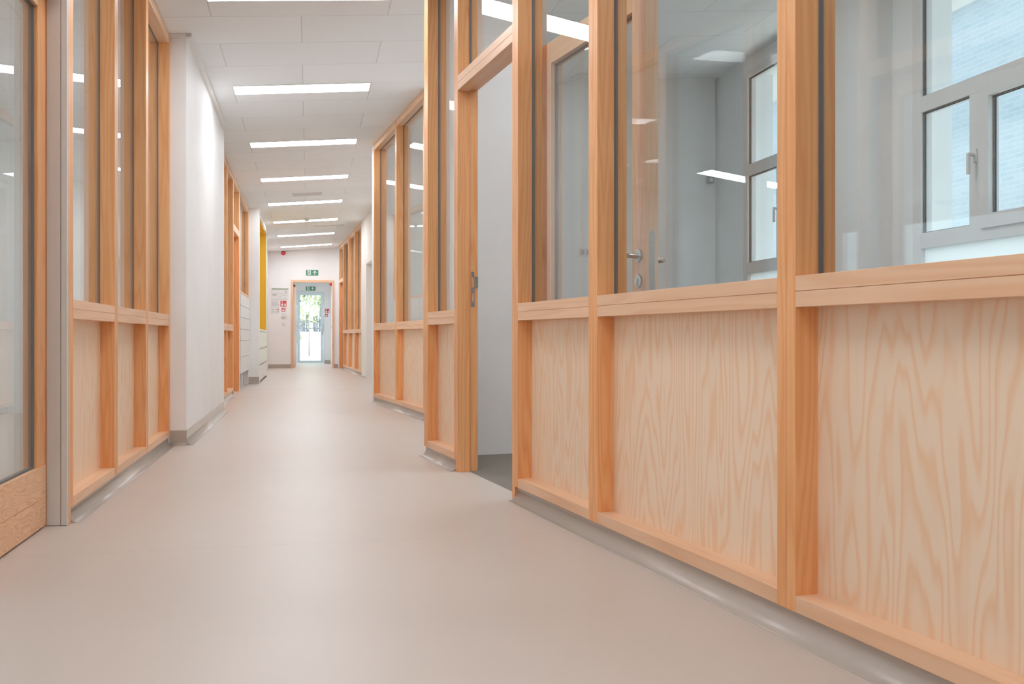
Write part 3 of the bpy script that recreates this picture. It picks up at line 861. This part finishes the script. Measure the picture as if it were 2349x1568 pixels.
exit_sign('green exit sign with running figure and arrow on the white wall above the end doorway', FE, 0.911, 1.209, 2.311, 2.446, 0.0, 1)
exit_sign('green exit sign with running figure and arrow above the glass exit door inside the lobby', FV, 0.894, 1.168, 2.128, 2.24, 0.0, 1)

def sounder(label, F, u, z, v, face, r=0.055):
    root = thing('fire_alarm_sounder', label, 'fire alarm', F, (u, v, z), 'red fire alarm sounders')
    k = Kit(F, u, v, z); k.cyl('v', (u, z), r, v + face * 0.0005, v + face * 0.045, 28, r * 0.92); k.build('housing', M['red'], root, 0.003)
    k = Kit(F, u, v, z); k.cyl('v', (u, z), r * 0.62, v + face * 0.045, v + face * 0.062, 24, r * 0.45); k.build('dome', M['red'], root, 0.002)
    k = Kit(F, u, v, z); k.cyl('v', (u, z), r * 0.2, v + face * 0.062, v + face * 0.066, 14); k.build('lens', M['paper'], root)
sounder('round red fire alarm sounder high on the end wall under the ceiling', FE, 0.362, 2.855, 0.0, 1)
FVr = Frame(FL.P(22.4, 1.60), (-AX[0], -AX[1]))
sounder('round red fire alarm sounder high on the side wall of the lobby', FL, 22.9, 2.26, 1.615, -1)

EXT = [[(0.12, 0.1), (0.50, 0.1), (0.50, 0.46), (0.43, 0.56), (0.19, 0.56), (0.12, 0.46)], circ(0.31, 0.72, 0.09, 12), [(0.14, 0.86), (0.40, 0.92), (0.40, 0.84), (0.14, 0.78)],
       [(0.66, 0.1), (0.90, 0.1), (0.93, 0.32), (0.84, 0.62), (0.80, 0.42), (0.74, 0.74), (0.64, 0.40)]]
CALL = [[(0.15, 0.15), (0.85, 0.15), (0.85, 0.5), (0.15, 0.5)], [(0.2, 0.6), (0.36, 0.85), (0.44, 0.6)], [(0.52, 0.6), (0.68, 0.85), (0.80, 0.6)]]
def fire_sign(label, F, u0, u1, z0, z1, polys):
    r = plate('fire_sign', label, 'fire sign', F, u0, u1, z0, z1, 0.0, 0.005, M['red'], 1, 'red fire signs')
    glyph(r, 'symbol', F, scale_polys(polys, u0, u1, z0, z1), 0.005, 1, M['paper'])
fire_sign('larger square red fire extinguisher sign beside the notices on the end wall', FE, 0.292, 0.436, 1.526, 1.666, EXT)
fire_sign('small red alarm sign just under the square one on the end wall', FE, 0.320, 0.411, 1.407, 1.493, CALL)
fire_sign('square red fire extinguisher sign inside the lobby right of the exit door', FV, 1.442, 1.568, 1.47, 1.595, EXT)
fire_sign('small red alarm sign inside the lobby, lower of the two there', FV, 1.442, 1.524, 1.366, 1.442, CALL)
cp = plate('manual_call_point', 'small white alarm call box under the red signs on the end wall', 'call point', FE, 0.325, 0.430, 1.275, 1.37, 0.0, 0.04, M['white_plastic'], 1)
glyph(cp, 'press_panel', FE, [[(0.345, 1.295), (0.41, 1.295), (0.41, 1.35), (0.345, 1.35)]], 0.04, 1, M['paper'])
sw = plate('light_switch', 'white light switch on the end wall left of the door frame', 'light switch', FE, 0.325, 0.405, 1.05, 1.13, 0.0, 0.010, M['white_plastic'], 1)
glyph(sw, 'rocker', FE, [[(0.340, 1.065), (0.390, 1.065), (0.390, 1.115), (0.340, 1.115)]], 0.010, 1, M['paper'], 0.004)

nb = plate('notice_board', 'white escape plan notice with an olive header bar on the end wall', 'notice', FE, 0.061, 0.490, 1.690, 1.948, 0.0, 0.006, M['paper'], 1)
glyph(nb, 'header_bar', FE, [[(0.081, 1.950), (0.484, 1.950), (0.484, 1.978), (0.081, 1.978)]], 0.001, 1, M['header'], 0.012)
glyph(nb, 'plan_drawing', FE, [[(0.09, 1.842), (0.47, 1.842), (0.47, 1.847), (0.09, 1.847)], [(0.10, 1.705), (0.46, 1.705), (0.46, 1.709), (0.10, 1.709)],
      [(0.10, 1.80), (0.20, 1.80), (0.20, 1.83), (0.10, 1.83)], [(0.22, 1.76), (0.30, 1.76), (0.30, 1.765), (0.22, 1.765)], [(0.30, 1.72), (0.305, 1.72), (0.305, 1.80), (0.30, 1.80)],
      [(0.33, 1.80), (0.44, 1.80), (0.44, 1.805), (0.33, 1.805)], [(0.36, 1.74), (0.44, 1.74), (0.44, 1.745), (0.36, 1.745)], [(0.40, 1.875), (0.44, 1.875), (0.44, 1.91), (0.40, 1.91)]], 0.006, 1, M['ink'], 0.0006)
nb2 = plate('notice_board', 'narrow white text notice below the escape plan on the end wall', 'notice', FE, 0.061, 0.270, 1.365, 1.672, 0.0, 0.006, M['paper'], 1)
lines = [[(0.08, 1.64 - 0.022 * i), (0.08 + 0.13 + 0.03 * ((i * 7) % 3) / 2, 1.64 - 0.022 * i), (0.08 + 0.13 + 0.03 * ((i * 7) % 3) / 2, 1.646 - 0.022 * i), (0.08, 1.646 - 0.022 * i)] for i in range(5)]
lines += [[(0.09, 1.45), (0.13, 1.45), (0.13, 1.457), (0.09, 1.457)], [(0.09, 1.41), (0.13, 1.41), (0.13, 1.417), (0.09, 1.417)], [(0.20, 1.395), (0.255, 1.395), (0.255, 1.412), (0.20, 1.412)], [(0.235, 1.56), (0.255, 1.56), (0.255, 1.58), (0.235, 1.58)]]
glyph(nb2, 'text_lines', FE, lines, 0.006, 1, M['ink'], 0.0006)
glyph(nb2, 'red_marks', FE, [[(0.20, 1.445), (0.222, 1.445), (0.222, 1.465), (0.20, 1.465)], [(0.235, 1.445), (0.255, 1.445), (0.255, 1.465), (0.235, 1.465)]], 0.006, 1, M['red'], 0.0006)

# things on the ceiling
def on_ceiling(name, label, cat, s, t, su, sv, kind):
    x, y = F0.P(s, t); z = zc(x, y)
    root = thing(name, label, cat, F0, (s, t, z))
    if kind == 'vent':
        k = Kit(F0, s, t, z); a, b, c, d = s - su / 2, s + su / 2, t - sv / 2, t + sv / 2
        f = 0.02
        lo, hi = ('c', -0.010), ('c', -0.0005)
        k.box(a, a + f, c, d, lo, hi); k.box(b - f, b, c, d, lo, hi); k.box(a + f, b - f, c, c + f, lo, hi); k.box(a + f, b - f, d - f, d, lo, hi)
        k.build('frame', M['white_plastic'], root)
        k = Kit(F0, s, t, z); k.box(a + f, b - f, c + f, d - f, ('c', -0.003), ('c', -0.0006)); k.build('backing', M['grey_plastic'], root)
        nsl = max(2, int(su / 0.05))
        for i in range(nsl):
            q = a + f + (i + 0.5) * (su - 2 * f) / nsl
            k = Kit(F0, q, t, z); k.box(q - 0.008, q + 0.008, c + f, d - f, ('c', -0.009), ('c', -0.003)); k.build('slat', M['white_plastic'], root)
    else:
        k = Kit(F0, s, t, z); k.cyl('z', (s, t), 0.055, z - 0.018, z - 0.0005, 24); k.build('base', M['white_plastic'], root)
        k = Kit(F0, s, t, z); k.cyl('z', (s, t), 0.032, z - 0.05, z - 0.018, 24, 0.045); k.build('sensor_cap', M['white_plastic'], root)
    return root
on_ceiling('air_vent', 'white slotted air vent in the ceiling between the third and fourth corridor lamps', 'air vent', 15.0, -0.02, 0.26, 0.46, 'vent')
on_ceiling('air_vent', 'flat white vent strip in the ceiling at the right beyond the fifth corridor lamp', 'air vent', 19.3, 0.40, 0.12, 0.6, 'vent')
on_ceiling('smoke_detector', 'small white smoke detector on the ceiling before the fifth corridor lamp', 'smoke detector', 18.0, -0.03, 0, 0, 'smoke')

# ------------------------------------------------------------------ right far plaster wall with niche
wallbox('wall_right', 'white wall on the right with a deep plain door recess, before the farthest partition', FD,
        [(-0.072, 0.755, 0.0, 0.2, 0, CT), (-7.2, -1.05, 0.0, 0.2, 0, CT), (-1.05, -0.072, 0.0, 0.2, 2.16, CT), (-1.05, -0.072, 0.2, 0.25, 0, 2.3)])
wallbox('wall_right_end', 'white wall corner at the far side of the last right doorway', FD, [(5.80, 6.62, 0.0, 0.2, 0, CT)])
FAr = Frame(FA.o, (FA.n[0], FA.n[1]))
wallbox('wall_right_return', 'white return wall at the far end of the set-back right partition', FA, [(0.0, 0.10, 0.0, 0.75, 0, CT)])
wallbox('wall_right_step', 'white return wall behind the narrow partition on the right', FR, [(1.69, 1.775, 0.127, 0.78, 0, CT)])
wallbox('wall_right_hidden', 'white wall stub behind the narrow partition', FA, [(-4.62, -2.561, 0.0, 0.12, 0, CT)])

# ------------------------------------------------------------------ right room: back wall, window wall
k = Kit(FB, 0, 0, 0)
wallbox('wall_back', 'pale grey back wall of the room behind the open doorway', FB, [(-0.655, 2.06, -0.12, 0.0, 0, CT)], 'room_wall')
tk = thing('cable_trunking', 'thin grey cable trunking along the back wall seen through the open doorway', 'trunking', FB, (0.0, 0.02, 2.2))
k = Kit(FB, 0.6, 0.02, 2.2); k.box(-0.6, 0.16, 0.001, 0.035, 2.165, 2.21); k.build('channel', M['grey_plastic'], tk, 0.002)
k = Kit(FB, 0.6, 0.02, 2.2); k.box(-0.6, 0.16, 0.035, 0.037, 2.166, 2.185); k.build('cover_lip', M['grey_plastic'], tk)

def wall_w(u0, u1, z0, z1): return (u0, u1, 0.0, 0.30, z0, z1)
WIN = [(-5.60, -3.09), (-2.62, -0.56), (1.0, 3.2), (4.2, 6.4), (7.6, 9.8)]
WZ0, WZ1 = 0.86, 3.24
prm = []
edges = [-16.0] + [e for w in WIN for e in w] + [16.2]
for i in range(0, len(edges), 2):
    prm.append(wall_w(edges[i], edges[i + 1], 0, CT))
for a, b in WIN:
    prm.append(wall_w(a, b, 0, WZ0)); prm.append(wall_w(a, b, WZ1, CT))
wallbox('wall_window', 'grey-white outer wall with large windows in the right room', FW, prm, 'room_wall')
wallbox('wall_pier', 'pale pier between the two windows of the right room', FW, [(-2.86, -2.42, -0.25, -0.001, 0, CT)], 'room_wall')

def window(i, label, ua, ub, first, handle=True):
    """ua is the near end, ub the far end of the opening; first pane (fixed) at the far end"""
    r = thing('window_%d' % i, label, 'window', FW, ((ua + ub) / 2, 0.05, WZ0), kind='structure')
    fw = 0.085
    v0, v1 = 0.0, 0.085
    k = Kit(FW, (ua + ub) / 2, 0.05, 1.3)
    k.ringframe(ua, ub, v0, v1, WZ0, WZ1, fw, 0.07)
    for z0, z1 in ((1.362, 1.464), (2.264, 2.368)): k.box(ua + fw, ub - fw, v0, v1, z0, z1)
    m1 = ub - fw - first
    k.box(m1 - 0.15, m1, v0, v1, 1.464, 2.264)
    k.build('window_frame', M['frame_grey'], r, 0.002)
    # opening sash, standing a little proud of the frame
    k = Kit(FW, (ua + m1) / 2, 0, 1.5)
    k.ringframe(ua + fw - 0.03, m1 - 0.11, -0.018, 0.06, 1.43, 2.30, 0.075, 0.085)
    sash = k.build('sash', M['frame_grey'], r, 0.002)
    panes = [(m1, ub - fw, 1.464, 2.264), (ua + fw + 0.045, m1 - 0.185, 1.515, 2.215), (ua + fw, ub - fw, 2.368, WZ1 - 0.07)]
    for a, b, c, d in panes:
        k = Kit(FW, (a + b) / 2, 0.04, c); k.box(a - 0.004, b + 0.004, 0.036, 0.050, c - 0.004, d + 0.004); k.build('glass_pane', M['window_glass'], r)
        k = Kit(FW, (a + b) / 2, 0.04, c); k.ringframe(a, b, 0.016, 0.024, c, d, 0.006); k.ringframe(a, b, 0.03, 0.036, c, d, 0.009); k.build('gasket', M['gasket'], r)
    k = Kit(FW, (ua + ub) / 2, 0.04, 1.0); k.box(ua + fw, ub - fw, 0.03, 0.05, WZ0 + 0.07, 1.362); k.build('opal_panel', M['film'], r)
    if handle:
        uh = m1 - 0.06
        k = Kit(FW, uh, 0, 1.9)
        k.box(uh - 0.016, uh + 0.016, -0.012, 0.0, 1.84, 1.92); k.cyl('v', (uh, 1.885), 0.010, -0.05, -0.01, 12); k.box(uh - 0.011, uh + 0.011, -0.062, -0.046, 1.765, 1.895)
        k.build('handle', M['frame_grey'], r, 0.003)
    return r
window(1, 'large grey framed window nearest the viewer in the right room', WIN[0][0], WIN[0][1], 0.47)
window(2, 'grey framed window next to the back corner of the right room', WIN[1][0], WIN[1][1], 0.55)
for j in range(2, 5):  # windows added out of sight to daylight the rooms farther along
    a, b = WIN[j]
    window(j + 2, ['grey framed window of the next room beyond the right room', 'grey framed window two rooms along on the right', 'grey framed window three rooms along on the right'][j - 2], a, b, 0.6, False)

s_ = thing('motion_sensor', 'small grey motion sensor near the ceiling corner beside the far window of the right room', 'sensor', FB, (2.0, 0.03, 2.34))
k = Kit(FB, 2.0, 0.03, 2.34); k.box(1.965, 2.030, 0.0005, 0.05, 2.29, 2.385); b_ = k.build('housing', M['grey_plastic'], s_, 0.008)
k = Kit(FB, 2.0, 0.03, 2.34); k.cyl('v', (1.997, 2.325), 0.022, 0.05, 0.058, 16); k.build('lens', M['white_plastic'], s_, 0.002)
so = thing('wall_socket', 'double wall socket on the back wall seen through the folded-back door', 'socket', FB, (0.72, 0.01, 1.59))
k = Kit(FB, 0.72, 0.01, 1.59); k.box(0.66, 0.78, 0.0005, 0.012, 1.55, 1.63); k.build('plate', M['white_plastic'], so, 0.002)
for q in (0.69, 0.75):
    k = Kit(FB, q, 0.01, 1.59); k.box(q - 0.02, q + 0.02, 0.012, 0.016, 1.565, 1.615); k.build('outlet', M['grey_plastic'], so, 0.002)
skirt('trim_17', 'pale skirting along the back wall of the right room', FB, -1, -0.85, 2.03, h=0.02, r=0.01, face=-0.002, back=0.01)

# ------------------------------------------------------------------ walls that close the rooms off
wallbox('wall_behind', 'white wall closing the corridor behind the viewer', F0, [(-6.4, -6.3, -7.3, 4.4, 0, CT)])
wallbox('wall_right_near', 'white wall continuing the right side behind the viewer', FR, [(-11.5, -3.434, 0.0, 0.12, 0, CT)])
wallbox('wall_left_near', 'white wall continuing the left side behind the viewer', FL, [(-10.0, -1.087, -0.12, 0.0, 0, CT)])
wallbox('wall_left_room', 'pale end wall of the left room behind the glass', FL, [(6.25, 6.35, -5.9, -0.141, 0, CT)], 'room_wall')
wallbox('wall_between_right', 'white cross wall between the right side rooms', F0, [(15.5, 15.6, 2.22, 4.1, 0, CT)], 'room_wall')
wallbox('wall_far_right', 'white wall closing the far right room', F0, [(23.9, 24.0, 1.9, 4.1, 0, CT)], 'room_wall')
# outer wall of the left rooms, strip of unseen windows added for daylight
prm = [(-10.0, 20.0, -6.1, -5.9, 0, 0.9), (-10.0, 20.0, -6.1, -5.9, 2.3, CT)]
us = [-10.0, -6, -3, 0, 3, 5.25, 8, 11, 14, 17, 20.0]
for q in us: prm.append((q - 0.12, q + 0.12, -6.1, -5.9, 0.9, 2.3))
wallbox('wall_outer_left', 'outer wall of the left rooms with a strip of openings', FL, prm, 'room_wall')
for j in range(len(us) - 1):
    wr = thing('window_%d' % (8 + j), 'window in the outer wall of the left rooms, out of view', 'window', FL, ((us[j] + us[j + 1]) / 2, -6.0, 0.9), 'windows of the left rooms', 'structure')
    a, b = us[j] + 0.12, us[j + 1] - 0.12
    k = Kit(FL, (a + b) / 2, -6.0, 0.9); k.ringframe(a, b, -6.04, -5.96, 0.9, 2.3, 0.06); k.build('window_frame', M['frame_grey'], wr)
    k = Kit(FL, (a + b) / 2, -6.0, 0.9); k.box(a + 0.05, b - 0.05, -6.006, -5.994, 0.95, 2.25); k.build('glass_pane', M['window_glass'], wr)

# ------------------------------------------------------------------ outdoors
k = Kit(F0, 20, 0, 0); k.box(-30, 70, -40, 40, -0.5, -0.21)
tag(k.build('ground', M['ground']), 'pale sunlit paved ground outside the building', 'ground', kind='structure')
k = Kit(F0, 35, 1, 0); k.box(24.2 + 3.7, 60, -8, 10, -0.21, -0.02)
tag(k.build('path', M['ground']), 'bright paved yard outside the glass exit door', 'path', kind='structure')
nb_ = thing('neighbouring_building', 'pale brick building outside the windows of the right room', 'building', FW, (0, 5.0, -0.2))
k = Kit(FW, 0, 5.0, -0.2); k.box(-14, 16, 4.6, 9.5, -0.21, 5.2); k.build('wall', M['brick'], nb_)
k = Kit(FW, 0, 5.0, 5.2); k.box(-14.3, 16.3, 4.3, 9.8, 5.2, 5.4); k.build('roof_edge', M['frame_grey'], nb_)
k = Kit(FW, 0, 0.5, 3.3); k.box(-12, 14, 0.301, 0.75, 3.26, 3.36)
tag(k.build('trim_18', M['frame_grey']), 'grey roof overhang outside the windows of the right room', 'eave', kind='structure')

def foliage(F, base_u, base_v, h0, h1, rad, n, size, mat, seed):
    rnd = random.Random(seed)
    k = Kit(F, base_u, base_v, 0)
    for _ in range(n):
        th, ph = rnd.uniform(0, 2 * math.pi), rnd.uniform(-1, 1)
        rr = rad * rnd.uniform(0.45, 1.0)
        q = math.sqrt(1 - ph * ph)
        c = Vector((base_u + rr * q * math.cos(th), base_v + rr * q * math.sin(th), (h0 + h1) / 2 + (h1 - h0) / 2 * ph * rnd.uniform(0.6, 1.0)))
        d1 = Vector((rnd.uniform(-1, 1), rnd.uniform(-1, 1), rnd.uniform(-1, 1))).normalized()
        d2 = d1.cross(Vector((rnd.uniform(-1, 1), rnd.uniform(-1, 1), rnd.uniform(-1, 1)))).normalized()
        L, W = size * rnd.uniform(0.7, 1.3), size * 0.45
        ids = [k.p(*(c - d1 * L)), k.p(*(c + d2 * W)), k.p(*(c + d1 * L)), k.p(*(c - d2 * W))]
        k.face(ids)
    return k
def tree(name, label, cat, F, u, v, zt, rad, trunk, n, size, mat, seed):
    r = thing(name, label, cat, F, (u, v, -0.02))
    k = Kit(F, u, v, 0); k.cyl('z', (u, v), trunk, -0.02, zt * 0.7, 10, trunk * 0.5); k.build('trunk', M['bark'], r)
    foliage(F, u, v, zt * 0.35, zt, rad, n, size, M[mat], seed).build('foliage', M[mat], r)
tree('tree', 'leafy tree beyond the glass exit door, its crown filling the top of the pane', 'tree', FL, 37.0, 1.5, 6.0, 2.0, 0.10, 2600, 0.13, 'leaf_pale', 1)
tree('tree', 'darker tree behind the fence beyond the glass exit door, at the left of the pane', 'tree', FL, 41.0, -0.6, 5.0, 1.7, 0.12, 2200, 0.13, 'leaf', 2)
tree('tree', 'small pale tree just in front of the garden wall beyond the exit door', 'tree', FL, 35.2, 1.0, 3.2, 0.75, 0.03, 330, 0.08, 'leaf_pale', 7)
tree('shrub', 'low round shrub in front of the grey fence outside the exit door', 'shrub', FL, 34.0, 0.3, 1.1, 0.42, 0.03, 700, 0.06, 'leaf_pale', 3)
gw = Kit(FL, 36, 0.5, 0); gw.box(36.1, 36.4, -3.0, 3.5, -0.02, 0.98)
tag(gw.build('garden_wall', M['wall']), 'low white garden wall below the grey fence beyond the exit door', 'garden wall', kind='thing')
fn = thing('garden_fence', 'grey board fence on the low white wall beyond the glass exit door', 'fence', FL, (36.2, 0.5, 0.98))
rnd = random.Random(5)
a = -2.0
while a < 2.6:
    w = rnd.uniform(0.10, 0.22)
    k = Kit(FL, 36.2, a, 1.3); k.box(36.18, 36.21, a, a + w, 0.985, 1.42 + rnd.uniform(0.0, 0.4)); k.build('board', M['fence'], fn)
    a += w + rnd.choice((0.02, 0.05, 0.16))
k = Kit(FL, 36, 0.5, 0)
for z in (1.1, 1.38): k.box(36.215, 36.25, -2.0, 2.6, z, z + 0.06)
k.build('fence_rail', M['fence'], fn)

for o in sc.objects:
    if 'base' in o: del o['base']
